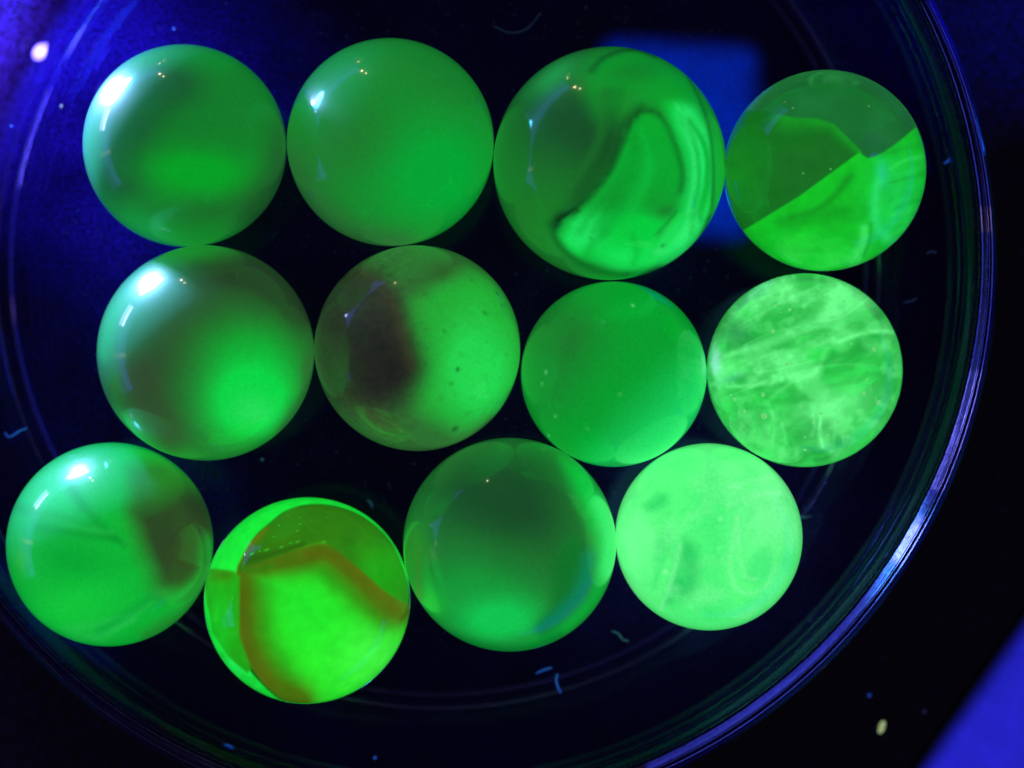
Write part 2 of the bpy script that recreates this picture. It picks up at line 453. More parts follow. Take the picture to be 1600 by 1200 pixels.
    # smoky seams
    t.mix((12, 72, 26), 0.55 * line(U, [q(*p) for p in ((350, 895), (400, 840), (500, 740), (580, 640), (625, 540), (665, 450), (735, 385))], 0.075, 0.03))
    t.mix((8, 56, 20), 0.75 * line(U, [q(*p) for p in ((352, 905), (378, 862), (440, 832), (520, 756), (600, 655), (645, 550), (685, 460), (742, 402), (808, 418))], 0.032, 0.014))
    t.mix((5, 24, 10), 0.95 * line(U, [q(*p) for p in ((358, 892), (395, 858), (458, 830))], 0.035, 0.018))
    t.mix((6, 104, 30), 0.7 * line(U, [q(*p) for p in ((800, 410), (850, 480), (890, 580), (915, 680), (905, 752))], 0.018, 0.03))
    t.mix((8, 84, 26), 0.85 * line(U, [q(*p) for p in ((348, 905), (362, 970), (430, 1045), (540, 1105), (680, 1135), (820, 1110))], 0.03, 0.05))
    t.mix((10, 84, 28), 0.8 * line(U, [q(*p) for p in ((515, 225), (560, 172), (640, 132), (720, 126), (800, 158))], 0.03, 0.015))
    t.mix((8, 110, 34), 0.8 * line(U, [q(*p) for p in ((950, 250), (1010, 390), (1042, 520), (1055, 680), (1050, 840), (1010, 980))], 0.018, 0.025))
    t.mix((10, 96, 32), 0.8 * line(U, [q(*p) for p in ((980, 240), (1050, 350), (1098, 480), (1118, 640))], 0.04, 0.015))
    t.mix((10, 120, 40), 0.7 * line(U, [q(*p) for p in ((890, 830), (850, 890), (810, 940))], 0.012, 0.025))
    t.mix((40, 205, 100), 0.45 * blob(W, *q(350, 240), 0.24, 0.11, 35))  # soft mint lamp reflection painted on the upper left
    for x, y, s in ((520, 952, 0.016), (292, 962, 0.014), (835, 990, 0.018), (672, 1130, 0.035), (370, 905, 0.03)):
        t.mix((6, 45, 30), 0.85 * blob(U, *q(x, y), s, s * 0.7, 30))
    return t.mul(1 + 0.05 * fbm(P, 4.0, 15))
def f5(U, P):
    q = crop_fn(0, 0, 0, 600, 573, 505)
    W = U + 0.05 * np.stack([fbm(P, 1.8, 23), fbm(P, 1.8, 24)], 1)
    t = Tint(len(U), (36, 98, 42))
    t.mix((36, 58, 34), 0.95 * np.minimum(1, 1.4 * line(W, [q(*p) for p in ((620, 190), (780, 210), (920, 290), (1020, 400))], 0.22, 0.16)))
    t.mix((44, 84, 44), 0.85 * line(W, [q(*p) for p in ((560, 330), (450, 470), (380, 620))], 0.22, 0.2))
    t.mix((50, 72, 42), 0.85 * np.minimum(1, 1.2 * line(W, [q(*p) for p in ((300, 690), (350, 800), (440, 920))], 0.20, 0.14)))
    t.mix((18, 160, 44), 0.95 * np.minimum(1, 1.3 * blob(W, *q(800, 570), 0.38, 0.26, -12)))
    t.mix((8, 224, 72), np.minimum(1, 1.7 * blob(W, *q(800, 780), 0.38, 0.36, 30)))  # painted bright spot: lamp light focused through the ball
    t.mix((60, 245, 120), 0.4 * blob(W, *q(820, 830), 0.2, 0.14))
    t.mix((30, 150, 48), 0.85 * line(W, [q(*p) for p in ((520, 1040), (700, 1050), (860, 1000))], 0.10))
    t.mix((46, 110, 52), 0.7 * line(W, [q(*p) for p in ((1070, 620), (1040, 760), (940, 930))], 0.07))
    t.mix((40, 180, 80), 0.8 * blob(W, *q(225, 890), 0.18, 0.09, -48))  # painted bluish reflection low on the left limb
    t.mix((30, 170, 70), 0.8 * line(W, [q(*p) for p in ((330, 230), (190, 380), (130, 560))], 0.17, 0.1))  # lamp-lit mint edge painted into the tint
    t.mix((24, 142, 42), 0.85 * blob(W, *q(530, 105), 0.36, 0.12, 4))
    t.mix((40, 130, 40), 0.7 * blob(W, *q(190, 690), 0.08, 0.2))  # painted smear: warm reflection on the left
    return t.mul(1 + 0.04 * fbm(P, 3.0, 25))
def f6(U, P):
    q = crop_fn(0, 0, 0, 580, 549, 480)
    W = U + 0.045 * np.stack([fbm(P, 2.4, 33), fbm(P, 2.4, 34)], 1)
    t = Tint(len(U), (46, 112, 48))
    right = [q(*p) for p in ((560, 330), (700, 240), (860, 220), (1000, 340), (1050, 520), (1030, 700), (920, 860), (760, 900), (620, 840), (580, 740), (590, 640), (560, 520), (540, 420))]
    t.mix((34, 182, 54), 0.95 * inside(W, right, 0.17, True))
    t.mix((36, 226, 84), 0.95 * np.minimum(1, 1.5 * blob(W, *q(850, 650), 0.30, 0.42, 8)))  # green half of the glass, brightened by painted focused lamp light
    left = [q(*p) for p in ((60, 560), (110, 380), (230, 220), (380, 180), (470, 300), (510, 440), (555, 600), (560, 660), (500, 760), (400, 840), (260, 820), (140, 720))]
    t.mix((38, 46, 34), 0.95 * inside(W, left, 0.16, True))
    t.mix((52, 50, 38), 0.9 * blob(W, *q(370, 520), 0.36, 0.46, -15))
    t.mix((31, 27, 26), np.minimum(1, 1.3 * inside(W, [q(*p) for p in ((210, 470), (330, 440), (440, 460), (510, 560), (550, 645), (480, 740), (380, 780), (260, 720), (200, 600))], 0.38, True)))
    t.mix((40, 42, 34), 0.8 * blob(W, *q(220, 560), 0.30, 0.40, 0))
    t.mix((62, 52, 34), 0.45 * line(U, [q(*p) for p in ((330, 200), (430, 290), (490, 400), (525, 520), (556, 630))], 0.085, 0.05))
    t.mix((46, 44, 34), 0.7 * blob(W, *q(300, 240), 0.24, 0.12, -30))
    t.mix((46, 50, 34), 0.6 * blob(W, *q(690, 200), 0.17, 0.10, 20))
    t.mix((62, 72, 44), 0.6 * blob(W, *q(390, 860), 0.24, 0.10, -30))
    t.mix((50, 104, 48), 0.8 * line(W, [q(*p) for p in ((560, 1010), (760, 990), (920, 900))], 0.09))
    for x, y, s in ((887, 390, 0.018), (777, 573, 0.017), (760, 642, 0.016), (728, 702, 0.015), (750, 915, 0.028), (942, 297, 0.014), (965, 355, 0.01), (838, 765, 0.012), (240, 215, 0.03), (610, 880, 0.01), (700, 470, 0.01)):
        t.mix((16, 40, 18), 0.9 * blob(U, *q(x, y), s, s * 0.8, 40))
    t.mix((40, 60, 36), 0.25 * sstep(0.25, 0.6, fbm(P, 14, 36)))
    t.mul(1 + 0.45 * fbm(P, 38, 37) * (1 - sstep(-0.3, 0.2, U[:, 0])))
    return t.mul(1 + 0.08 * fbm(P, 5.0, 35))
def f7(U, P):
    q = crop_fn(0, 0, 0, 632, 621, 510)
    t = Tint(len(U), (4, 164, 46))
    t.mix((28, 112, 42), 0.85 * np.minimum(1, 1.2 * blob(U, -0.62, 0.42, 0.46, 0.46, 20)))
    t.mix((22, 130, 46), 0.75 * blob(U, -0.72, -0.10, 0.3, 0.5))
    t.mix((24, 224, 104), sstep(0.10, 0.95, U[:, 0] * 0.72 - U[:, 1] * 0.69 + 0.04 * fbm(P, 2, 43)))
    t.mix((20, 170, 70), 0.6 * blob(U, *q(640, 1110), 0.14, 0.05))
    for i in range(9):
        a = random.uniform(-0.8, 0.8); b = random.uniform(-0.8, 0.8)
        t.mix((110, 235, 150), 0.7 * blob(U, a, b, 0.010, 0.014))
    return t.mul(1 + 0.03 * fbm(P, 3.0, 45))
def f9(U, P):
    q = crop_fn(0, 0, 0, 593, 607, 535)
    W = U + 0.035 * np.stack([fbm(P, 2.4, 53), fbm(P, 2.4, 54)], 1)
    t = Tint(len(U), (10, 188, 54))
    t.mix((44, 232, 122), 0.75 * blob(W, *q(330, 290), 0.45, 0.32, 40))  # mint lamp light painted on the upper left
    t.mix((2, 172, 52), 0.85 * blob(W, *q(400, 690), 0.40, 0.20, -18))
    t.mix((16, 214, 62), 0.8 * blob(W, *q(400, 930), 0.5, 0.24, 15))
    t.mix((40, 128, 36), 0.95 * inside(W, [q(*p) for p in ((680, 230), (820, 170), (980, 230), (1100, 400), (1150, 560), (1040, 520), (860, 470), (720, 470), (680, 350))], 0.13, True))
    t.mix((44, 72, 34), np.minimum(1, 1.15 * inside(W, [q(*p) for p in ((700, 440), (830, 410), (980, 350), (1090, 400), (1140, 540), (1080, 600), (1075, 740), (980, 840), (840, 845), (800, 720), (740, 580))], 0.21, True)))
    t.mix((36, 46, 32), 0.7 * blob(W, *q(1030, 390), 0.2, 0.12, -35))
    t.mix((56, 52, 34), 0.6 * blob(W, *q(960, 640), 0.14, 0.24, -15))
    t.mix((40, 170, 60), 0.5 * line(U, [q(*p) for p in ((840, 855), (920, 880), (1000, 840), (1075, 750))], 0.05))
    for a, b, c_ in (((620, 575), (420, 500), (120, 420)), ((640, 590), (480, 560), (240, 520)), ((660, 620), (500, 470), (400, 330))):
        t.mix((4, 146, 46), 0.5 * line(U, [q(*a), q(*b), q(*c_)], 0.025, 0.06))
    for a, b, c_ in (((600, 552), (450, 520), (200, 440)), ((720, 990), (560, 1060), (420, 1090)), ((800, 900), (660, 1010), (540, 1090)), ((690, 960), (540, 1010), (380, 1040))):
        t.mix((40, 212, 88), 0.4 * line(U, [q(*a), q(*b), q(*c_)], 0.02, 0.06))
    t.mix((6, 160, 60), 0.5 * line(U, [q(*p) for p in ((800, 880), (680, 960), (540, 1050))], 0.05))
    t.mix((38, 140, 46), 0.7 * line(W, [q(*p) for p in ((1080, 820), (960, 970), (780, 1080))], 0.10, 0.08))
    t.mix((60, 200, 60), 0.5 * blob(U, *q(150, 680), 0.06, 0.12))  # warm reflection smear, painted
    return t.mul(1 + 0.05 * fbm(P * np.array([1, 2.2, 1]), 3.0, 55))
def f11(U, P):
    q = crop_fn(0, 0, 0, 610, 607, 555)
    W = U + 0.025 * np.stack([fbm(P, 2.0, 63), fbm(P, 2.0, 64)], 1)
    t = Tint(len(U), (30, 122, 46))
    t.mix((22, 72, 37), 0.95 * inside(W, [q(*p) for p in ((180, 330), (330, 160), (560, 90), (760, 150), (860, 300), (880, 470), (800, 600), (600, 620), (400, 560), (260, 470))], 0.36, True))
    t.mix((28, 112, 44), 0.8 * inside(W, [q(*p) for p in ((120, 640), (380, 600), (640, 640), (820, 760), (700, 860), (400, 800), (180, 800))], 0.2, True))
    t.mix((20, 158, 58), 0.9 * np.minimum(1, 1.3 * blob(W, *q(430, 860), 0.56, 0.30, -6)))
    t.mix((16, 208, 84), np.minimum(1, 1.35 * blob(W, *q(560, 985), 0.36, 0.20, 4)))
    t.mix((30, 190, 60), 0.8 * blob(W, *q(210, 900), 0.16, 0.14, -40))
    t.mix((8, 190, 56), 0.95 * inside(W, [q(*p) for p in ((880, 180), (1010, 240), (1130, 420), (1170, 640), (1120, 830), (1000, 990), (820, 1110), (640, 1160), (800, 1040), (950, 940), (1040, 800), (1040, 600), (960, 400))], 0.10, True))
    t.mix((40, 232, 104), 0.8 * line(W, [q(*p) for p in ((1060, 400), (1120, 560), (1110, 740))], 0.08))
    t.mix((8, 118, 38), 0.85 * inside(W, [q(*p) for p in ((770, 1000), (830, 880), (830, 700), (920, 560), (1000, 640), (990, 800), (900, 950), (790, 1060))], 0.10, True))
    t.mix((6, 134, 88), 0.9 * line(U, [q(*p) for p in ((1010, 680), (970, 820), (880, 930), (760, 1030))], 0.075, 0.05))
    t.mix((8, 146, 48), 0.9 * line(W, [q(*p) for p in ((330, 1080), (500, 1135), (680, 1140), (860, 1070))], 0.06))
    t.mix((40, 144, 40), 0.75 * blob(U, *q(140, 640), 0.10, 0.26))  # this and the next paint a warm reflection on the left
    t.mix((70, 115, 66), 0.5 * blob(U, *q(230, 655), 0.05, 0.06))
    return t.mul(1 + 0.05 * fbm(P, 4.0, 65))
def f12(U, P):
    q = crop_fn(0, 0, 0, 578, 595, 515)
    W = U + 0.05 * np.stack([fbm(P, 3, 73), fbm(P, 3, 74)], 1)
    t = Tint(len(U), (88, 255, 128))
    t.mix((122, 255, 158), 0.8 * blob(W, *q(880, 420), 0.5, 0.5))
    t.mix((120, 255, 156), 0.7 * blob(W, *q(160, 620), 0.22, 0.6))
    t.mix((72, 248, 122), 0.7 * blob(W, *q(560, 480), 0.35, 0.45))
    t.mix((66, 240, 118), 0.6 * blob(W, *q(560, 1020), 0.5, 0.18))
    t.mix((64, 240, 116), 0.6 * line(W, [q(*p) for p in ((600, 180), (590, 420), (610, 700), (590, 980))], 0.10, 0.14))
    t.mix((64, 236, 118), 0.5 * blob(W, *q(980, 730), 0.14, 0.12))
    t.mix((36, 208, 98), 0.85 * inside(W, [q(*p) for p in ((240, 430), (290, 380), (350, 370), (330, 430), (270, 460))], 0.07, True))
    t.mix((48, 222, 112), 0.7 * inside(W, [q(*p) for p in ((300, 620), (360, 560), (390, 600), (330, 700), (290, 720))], 0.06, True))
    t.mix((34, 200, 96), 0.9 * inside(W, [q(*p) for p in ((470, 600), (520, 660), (535, 800), (500, 900), (370, 950), (340, 930), (400, 780), (430, 660))], 0.10, True))
    t.mix((60, 232, 118), 0.6 * inside(W, [q(*p) for p in ((820, 680), (900, 640), (920, 760), (840, 840), (780, 800))], 0.06, True))
    t.mix((135, 255, 170), 0.5 * line(U, [q(*p) for p in ((735, 500), (710, 620), (690, 740), (720, 860), (800, 895), (890, 850), (930, 740))], 0.018, 0.022))
    t.mix((140, 255, 175), 0.6 * line(U, [q(*p) for p in ((700, 330), (800, 300), (930, 270))], 0.02))
    t.mix((140, 255, 175), 0.6 * line(U, [q(*p) for p in ((690, 430), (790, 385), (950, 360), (1020, 380))], 0.02))
    t.mix((130, 255, 165), 0.5 * line(U, [q(*p) for p in ((740, 560), (740, 700), (770, 800), (840, 820))], 0.015))
    t.mix((130, 255, 165), 0.6 * line(U, [q(*p) for p in ((430, 640), (390, 800), (320, 990))], 0.018))
    t.mix((56, 228, 110), 0.6 * line(U, [q(*p) for p in ((380, 640), (320, 760), (290, 860))], 0.04))
    for i in range(26):
        a, b, s = random.uniform(150, 1000), random.uniform(150, 1050), random.uniform(0.007, 0.016)
        t.mix(random.choice(((150, 255, 180), (46, 220, 110))), 0.7 * blob(U, *q(a, b), s))
    t.mix((160, 255, 170), 0.8 * blob(U, *q(348, 780), 0.02))
    t.mix((130, 255, 162), 0.35 * sstep(0.0, 0.5, fbm(P, 2.6, 77)))
    t.mix((60, 238, 112), 0.35 * sstep(0.05, 0.5, fbm(P * np.array([1.0, 0.7, 1.0]), 3.4, 78)))
    t.mix((70, 245, 122), 0.35 * sstep(0.1, 0.5, fbm(P * np.array([2.4, 0.9, 1.4]), 3.2, 75)))
    return t.mul(1 + 0.03 * fbm(P, 6.0, 76))

milky(1, 'plain green marble with dim olive patches and a hot white glint, top row corner', f1)
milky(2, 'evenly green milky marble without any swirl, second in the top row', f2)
milky(3, 'largest marble, green with a bright crescent and dark curling seams', f3)
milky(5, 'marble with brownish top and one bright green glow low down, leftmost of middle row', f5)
milky(6, 'marble half dark brown and half green with small dark pits', f6)
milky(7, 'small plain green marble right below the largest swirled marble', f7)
milky(9, 'bright green marble with one dark brown patch, at the left edge of the photo', f9)
milky(11, 'dark green marble with a bright spot low down and a bright right edge', f11)
milky(12, 'small pale mint milky marble, brightest of all, in the bottom row', f12, M_BRIGHT)

# ------------------------------------------------------------------ clear marbles: glass ball with coloured layers and bubbles inside
def into_glass(U, depth, r, n=1.5):
    """follow the view into the ball: entry point on the skin, bent by the glass, then `depth` of the way through"""
    rho = np.clip(np.linalg.norm(U, axis=1), 1e-9, 0.999)
    E = np.stack([U[:, 0], U[:, 1], np.sqrt(1 - rho ** 2)], 1)
    I = np.array([0, 0, -1.0]); cosi = E[:, 2]; eta = 1 / n
    kq = 1 - eta ** 2 * (1 - cosi ** 2)
    T = eta * I + (eta * cosi - np.sqrt(kq))[:, None] * E
    chord = 2 * np.sqrt(1 - (rho / n) ** 2)
    return (E + T * (chord * np.broadcast_to(depth, rho.shape))[:, None]) * r
def layer(name, parent, r, tint_fn, alpha_fn, depth_fn, n=150, rmax=0.985):
    g = np.linspace(-1, 1, n); X, Y = np.meshgrid(g, g)
    # square grid bent to a disc
    x = X * np.sqrt(1 - Y ** 2 / 2) * rmax; y = Y * np.sqrt(1 - X ** 2 / 2) * rmax
    U = np.stack([x.ravel(), y.ravel()], 1)
    P = np.stack([U[:, 0], U[:, 1], np.zeros(len(U))], 1)
    A = np.clip(alpha_fn(U, P), 0, 1); T = tint_fn(U, P)
    V = into_glass(U, depth_fn(U, P), r)
    idx = np.arange(n * n).reshape(n, n)
    F = np.stack([idx[:-1, :-1], idx[:-1, 1:], idx[1:, 1:], idx[1:, :-1]], -1).reshape(-1, 4)
    F = F[A[F].max(1) > 0.004]
    used = np.unique(F); re = np.full(n * n, -1); re[used] = np.arange(len(used))
    me = bpy.data.meshes.new(name); me.from_pydata((V[used] * MM).tolist(), [], re[F].tolist()); shade(me)
    set_tint(me, np.clip(T.c[used], 0, 1.2), A[used])
    return link(name, me, parent, M_VANE)
_bub = {}
def bubble(parent, u, v, depth, r, size, mat):
    key = mat.name
    if key not in _bub:
        vv, ff = ico(2); me = bpy.data.meshes.new('bubble'); me.from_pydata((vv * MM).tolist(), [], ff); shade(me); me.materials.append(mat); _bub[key] = me
    o = bpy.data.objects.new('bubble', _bub[key]); COL.objects.link(o); o.parent = parent
    p = into_glass(np.array([[u, v]]), depth, r)[0]
    o.location = Vector(p) * MM; o.scale = (size, size, size * 0.9)
    return o
M_BUB, _nt, _p = mat_simple('seed_bubble', (0.1, 0.4, 0.1), 0.2, (0.22, 0.9, 0.26), 0.7)

M_BUB_DIM, _nt, _p = mat_simple('dim_seed_bubble', (0.1, 0.4, 0.1), 0.2, tuple(lin((60, 190, 40))), 0.8)

def clear_marble(k, label, glow, strength, dens=20.0):
    me, v = ball_mesh('marble', pos[k][2], 5)
    root = stand(link('marble', me, None, mat_clear_shell('clear_fluorescent_glass_' + label.split()[0], glow, strength, dens=dens)), k)
    return tag(root, label, 'marble', GROUP), pos[k][2]

# --- clear marble with a folded green sheet (top row, last)
m4, r4 = clear_marble(4, 'clear marble with a straight-edged folded green sheet inside, last in the top row', tuple(lin((40, 150, 70)) * 1.0), 28.0)
q4 = crop_fn(0, 0, 0, 594, 585, 498)
def t4a(U, P):
    t = Tint(len(U), (14, 104, 20))
    t.mix((22, 92, 24), 0.9 * blob(U, *q4(520, 560), 0.42, 0.25, 25))
    t.mix((16, 150, 28), 0.8 * line(U, [q4(*p) for p in ((420, 330), (560, 335), (640, 365), (720, 440), (770, 490))], 0.10, 0.05))
    t.mix((18, 128, 24), 0.6 * blob(U, *q4(180, 600), 0.2, 0.45))
    return t.mul(1 + 0.12 * fbm(P, 5, 81))
a4a = lambda U, P: 0.95 * inside(U, [q4(*p) for p in ((60, 420), (140, 285), (300, 290), (450, 325), (560, 332), (640, 360), (700, 420), (775, 495), (480, 700), (190, 882), (80, 760))], 0.012)
layer('inner_vane', m4, r4, t4a, a4a, lambda U, P: 0.30 + 0.06 * U[:, 0] + 0.04 * fbm(P, 2, 82))
def t4b(U, P):
    t = Tint(len(U), (14, 186, 32))
    t.mix((18, 205, 48), 0.8 * blob(U, *q4(620, 1020), 0.7, 0.25))
    t.mix((26, 214, 86), 0.8 * blob(U, *q4(950, 740), 0.26, 0.42))
    t.mix((14, 196, 30), 0.6 * line(U, [q4(*p) for p in ((200, 880), (480, 705), (760, 505))], 0.06))
    t.mix((10, 138, 24), 0.75 * line(U, [q4(*p) for p in ((430, 810), (560, 770), (640, 710), (720, 610))], 0.03, 0.045))
    t.mix((12, 150, 28), 0.6 * line(U, [q4(*p) for p in ((400, 840), (600, 790), (720, 770))], 0.08))
    t.mix((30, 196, 130), 0.8 * blob(U, *q4(872, 600), 0.06, 0.12, 5))
    t.mix((40, 220, 110), 0.7 * line(U, [q4(*p) for p in ((850, 640), (835, 760), (860, 870), (930, 930))], 0.04, 0.06))
    t.mix((60, 225, 100), 0.7 * line(U, [q4(*p) for p in ((790, 860), (780, 950), (740, 1040))], 0.04, 0.07))
    t.mix((14, 160, 44), 0.7 * line(U, [q4(*p) for p in ((820, 840), (815, 920), (790, 1000))], 0.02))
    for i in range(11):
        y0 = 420 + i * 40 + random.uniform(-25, 25)
        t.mix(random.choice(((50, 224, 92), (14, 150, 36))), random.uniform(0.15, 0.5) * line(U, [q4(880 + random.uniform(-20, 60), y0 + 60 + i * 6), q4(980, y0 + random.uniform(10, 40) + i * 8), q4(1090, y0 + random.uniform(-20, 20) + i * 9)], 0.012, random.uniform(0.02, 0.05)))
    t.mix((60, 215, 190), 0.7 * line(U, [q4(*p) for p in ((720, 1080), (800, 1050), (870, 1020))], 0.02))
    return t.mul(1 + 0.12 * fbm(P, 5, 83))
a4b = lambda U, P: inside(U, [q4(*p) for p in ((175, 890), (480, 702), (760, 497), (800, 525), (840, 515), (880, 495), (950, 445), (1035, 375), (1140, 420), (1140, 1000), (700, 1160), (300, 1100))], 0.012)
layer('inner_vane', m4, r4, t4b, a4b, lambda U, P: 0.22 + 0.10 * np.clip(U[:, 1] + 0.4, 0, 1) + 0.03 * fbm(P, 2, 84))
def t4c(U, P):
    t = Tint(len(U), (30, 120, 62)); t.mix((40, 60, 90), 0.8 * blob(U, *q4(790, 440), 0.18, 0.12)); t.mix((30, 40, 150), 0.8 * blob(U, *q4(835, 510), 0.05, 0.02, 25))
    return t
layer('inner_haze_wisp', m4, r4, t4c, lambda U, P: 0.30 * sstep(-0.2, 0.6, fbm(P, 3.0, 86)) * sstep(0.0, 0.35, U[:, 1] + 0.3) + 0.9 * blob(U, *q4(835, 510), 0.05, 0.02, 25), lambda U, P: 0.55 + 0 * U[:, 0], n=80)
for u, v in ((0.06, 0.02), (-0.2, -0.02), (0.42, 0.62)):
    bubble(m4, u, v, 0.15, r4, 0.05, M_BUB)

# --- wispy, seedy clear marble
m8, r8 = clear_marble(8, 'clear seedy marble full of pale wisps and tiny bubbles, at the end of middle row', tuple(lin((60, 220, 90))), 22.0)
q8 = crop_fn(0, 0, 0, 585, 593, 508)
def streak(P, rot, sx, sy, seed, sc_=3.0):
    a = math.radians(rot); c, s = math.cos(a), math.sin(a)
    wx = P[:, 0] + 0.12 * fbm(P, 2.5, seed + 1); wy = P[:, 1] + 0.12 * fbm(P, 2.5, seed + 2)
    Q = np.stack([(wx * c + wy * s) * sx, (-wx * s + wy * c) * sy, P[:, 2]], 1)
    return fbm(Q, sc_, seed, 5)
def t8a(U, P):
    t = Tint(len(U), (30, 165, 62)); t.mix((46, 214, 84), sstep(-0.1, 0.5, streak(P, 18, 0.8, 3.0, 91)))
    t.mix((26, 120, 66), 0.85 * blob(U, *q8(690, 850), 0.26, 0.22, 20))
    t.mix((26, 130, 58), 0.8 * blob(U, *q8(300, 850), 0.22, 0.22, 10))
    t.mix((28, 140, 56), 0.7 * blob(U, *q8(880, 490), 0.2, 0.07, 15))
    t.mix((28, 150, 56), 0.6 * blob(U, *q8(600, 450), 0.4, 0.06, 22))
    t.mix((34, 104, 74), 0.9 * blob(U, *q8(225, 390), 0.16, 0.16))
    t.mix((70, 120, 150), 0.8 * blob(U, *q8(170, 640), 0.16, 0.05, 20))
    return t
layer('inner_cloud', m8, r8, t8a, lambda U, P: 0.90 + 0 * U[:, 0], lambda U, P: 0.62 + 0.05 * fbm(P, 2, 92))
def t8b(U, P):
    t = Tint(len(U), (112, 255, 146)); t.mix((150, 235, 220), blob(U, *q8(130, 540), 0.06, 0.16)); return t
def a8b(U, P):
    a = 0.35 * sstep(-0.1, 0.7, streak(P, 20, 0.6, 2.4, 94, 2.0)) * (1 - 0.6 * blob(U, *q8(450, 900), 0.5, 0.3))
    a = a + 0.5 * line(U, [q8(*p) for p in ((180, 520), (300, 480), (440, 440), (600, 370), (740, 300))], 0.025, 0.09)
    a = a + 0.55 * line(U, [q8(*p) for p in ((760, 450), (860, 410), (960, 395), (1060, 400))], 0.02, 0.028)
    a = a + 0.4 * line(U, [q8(*p) for p in ((190, 680), (330, 670), (480, 640), (640, 610))], 0.012, 0.05)
    a = a + 0.3 * line(U, [q8(*p) for p in ((420, 730), (520, 660), (640, 600), (700, 480))], 0.02, 0.03)
    a = a + 0.5 * blob(U, *q8(780, 760), 0.34, 0.18, 12) + 0.5 * blob(U, *q8(380, 210), 0.34, 0.16, 20) + 0.5 * blob(U, *q8(820, 240), 0.3, 0.2)
    a = a + 0.9 * blob(U, *q8(130, 540), 0.05, 0.15)
    a = a + 0.45 * sstep(0.0, 0.55, fbm(P, 2.8, 96)) + 0.25 * sstep(0.1, 0.5, fbm(P, 7.0, 93))
    rr = random.Random(8)
    for i in range(13):                 # fine drawn threads
        x0, y0 = rr.uniform(150, 700), rr.uniform(260, 760); ln = rr.uniform(180, 420); sl = rr.uniform(-0.55, -0.02)
        a = a + rr.uniform(0.10, 0.26) * line(U, [q8(x0, y0), q8(x0 + ln * 0.5, y0 + ln * 0.5 * sl + rr.uniform(-40, 40)), q8(x0 + ln, y0 + ln * sl)], 0.006, rr.uniform(0.01, 0.03))
    for i in range(7):
        x0, y0 = rr.uniform(360, 900), rr.uniform(740, 880); ln = rr.uniform(100, 220)
        a = a + rr.uniform(0.15, 0.3) * line(U, [q8(x0, y0), q8(x0 + rr.uniform(-10, 20), y0 + ln * 0.5), q8(x0 + rr.uniform(-20, 20), y0 + ln)], 0.012, 0.02)
    a = a * (1 - 0.85 * blob(U, *q8(230, 390), 0.15, 0.15))
    return a
layer('inner_wisp', m8, r8, t8b, a8b, lambda U, P: 0.26 + 0.06 * fbm(P, 2.2, 95))
def t8c(U, P): return Tint(len(U), (60, 236, 96))
def a8c(U, P):
    return 0.4 * sstep(0.0, 0.6, streak(P, 80, 0.8, 2.6, 97, 2.2)) * (1 - sstep(-0.4, 0.1, U[:, 1])) + 0.25 * sstep(0.1, 0.6, streak(P, 25, 0.6, 3.0, 98, 2.2)) \
        + 0.55 * sstep(0.86, 0.97, np.linalg.norm(U, axis=1)) * (1 - sstep(-0.5, 0.5, U[:, 1] - U[:, 0] * 0.4))  # last term paints the bright limb ring that refraction gives
layer('inner_wisp', m8, r8, t8c, a8c, lambda U, P: 0.12 + 0.03 * fbm(P, 2.2, 99))
for x, y, s in ((513, 285, .10), (430, 395, .12), (235, 740, .13), (285, 803, .09), (385, 825, .19), (380, 717, .12), (500, 563, .10), (935, 487, .14), (885, 710, .12),
                (960, 757, .15), (570, 770, .10), (635, 855, .10), (670, 810, .09), (755, 855, .09), (780, 930, .10), (590, 1000, .10), (785, 240, .08), (440, 265, .09),
                (705, 925, .08), (1015, 480, .09), (590, 930, .06), (215, 720, .07), (440, 565, .07), (660, 180, .06), (820, 460, .07), (900, 640, .07)):
    bubble(m8, *q8(x, y), random.uniform(0.06, 0.16), r8, s * 1.25, M_BUB)

# --- amber-edged vane marble
m10, r10 = clear_marble(10, 'yellow-green marble with an amber-edged inner sheet, lowest in the dish', tuple(lin((30, 200, 30))), 14.0)
q10 = crop_fn(0, 0, 0, 602, 617, 538)
rim_tint = lambda U, P: Tint(len(U), (24, 244, 62)).mix((40, 255, 100), 0.6 * blob(U, *q10(240, 970), 0.25, 0.12, -45)).mix((20, 205, 36), 0.5 * sstep(0.2, 0.5, fbm(P, 2.5, 101))).mul(1 + 0.05 * fbm(P, 5, 102))
def a10r(U, P):
    hole = [q10(*p) for p in ((250, 440), (320, 310), (400, 230), (500, 155), (640, 125), (800, 150), (930, 220), (1030, 320), (1090, 440), (1130, 560), (1160, 640), (1160, 760), (1100, 920),
                              (980, 1060), (800, 1140), (620, 1170), (500, 1150), (400, 1070), (300, 950), (245, 800), (232, 640), (235, 520))]
    return 1 - inside(U, hole, 0.014, True)
layer('outer_green_band', m10, r10, rim_tint, a10r, lambda U, P: 0.10 + 0 * U[:, 0], n=200)
def t10u(U, P):
    t = Tint(len(U), (46, 110, 16))
    t.mix((30, 160, 22), 0.9 * blob(U, *q10(1000, 480), 0.3, 0.34, -40))
    t.mix((54, 110, 12), 0.8 * blob(U, *q10(420, 360), 0.42, 0.16, 18))
    t.mix((44, 70, 10), 0.75 * line(U, [q10(*p) for p in ((300, 410), (420, 380), (580, 330))], 0.05, 0.02))
    t.mix((110, 100, 8), 0.8 * line(U, [q10(*p) for p in ((210, 430), (300, 330), (380, 250))], 0.06, 0.03))
    return t.mul(1 + 0.12 * fbm(P, 5, 103))
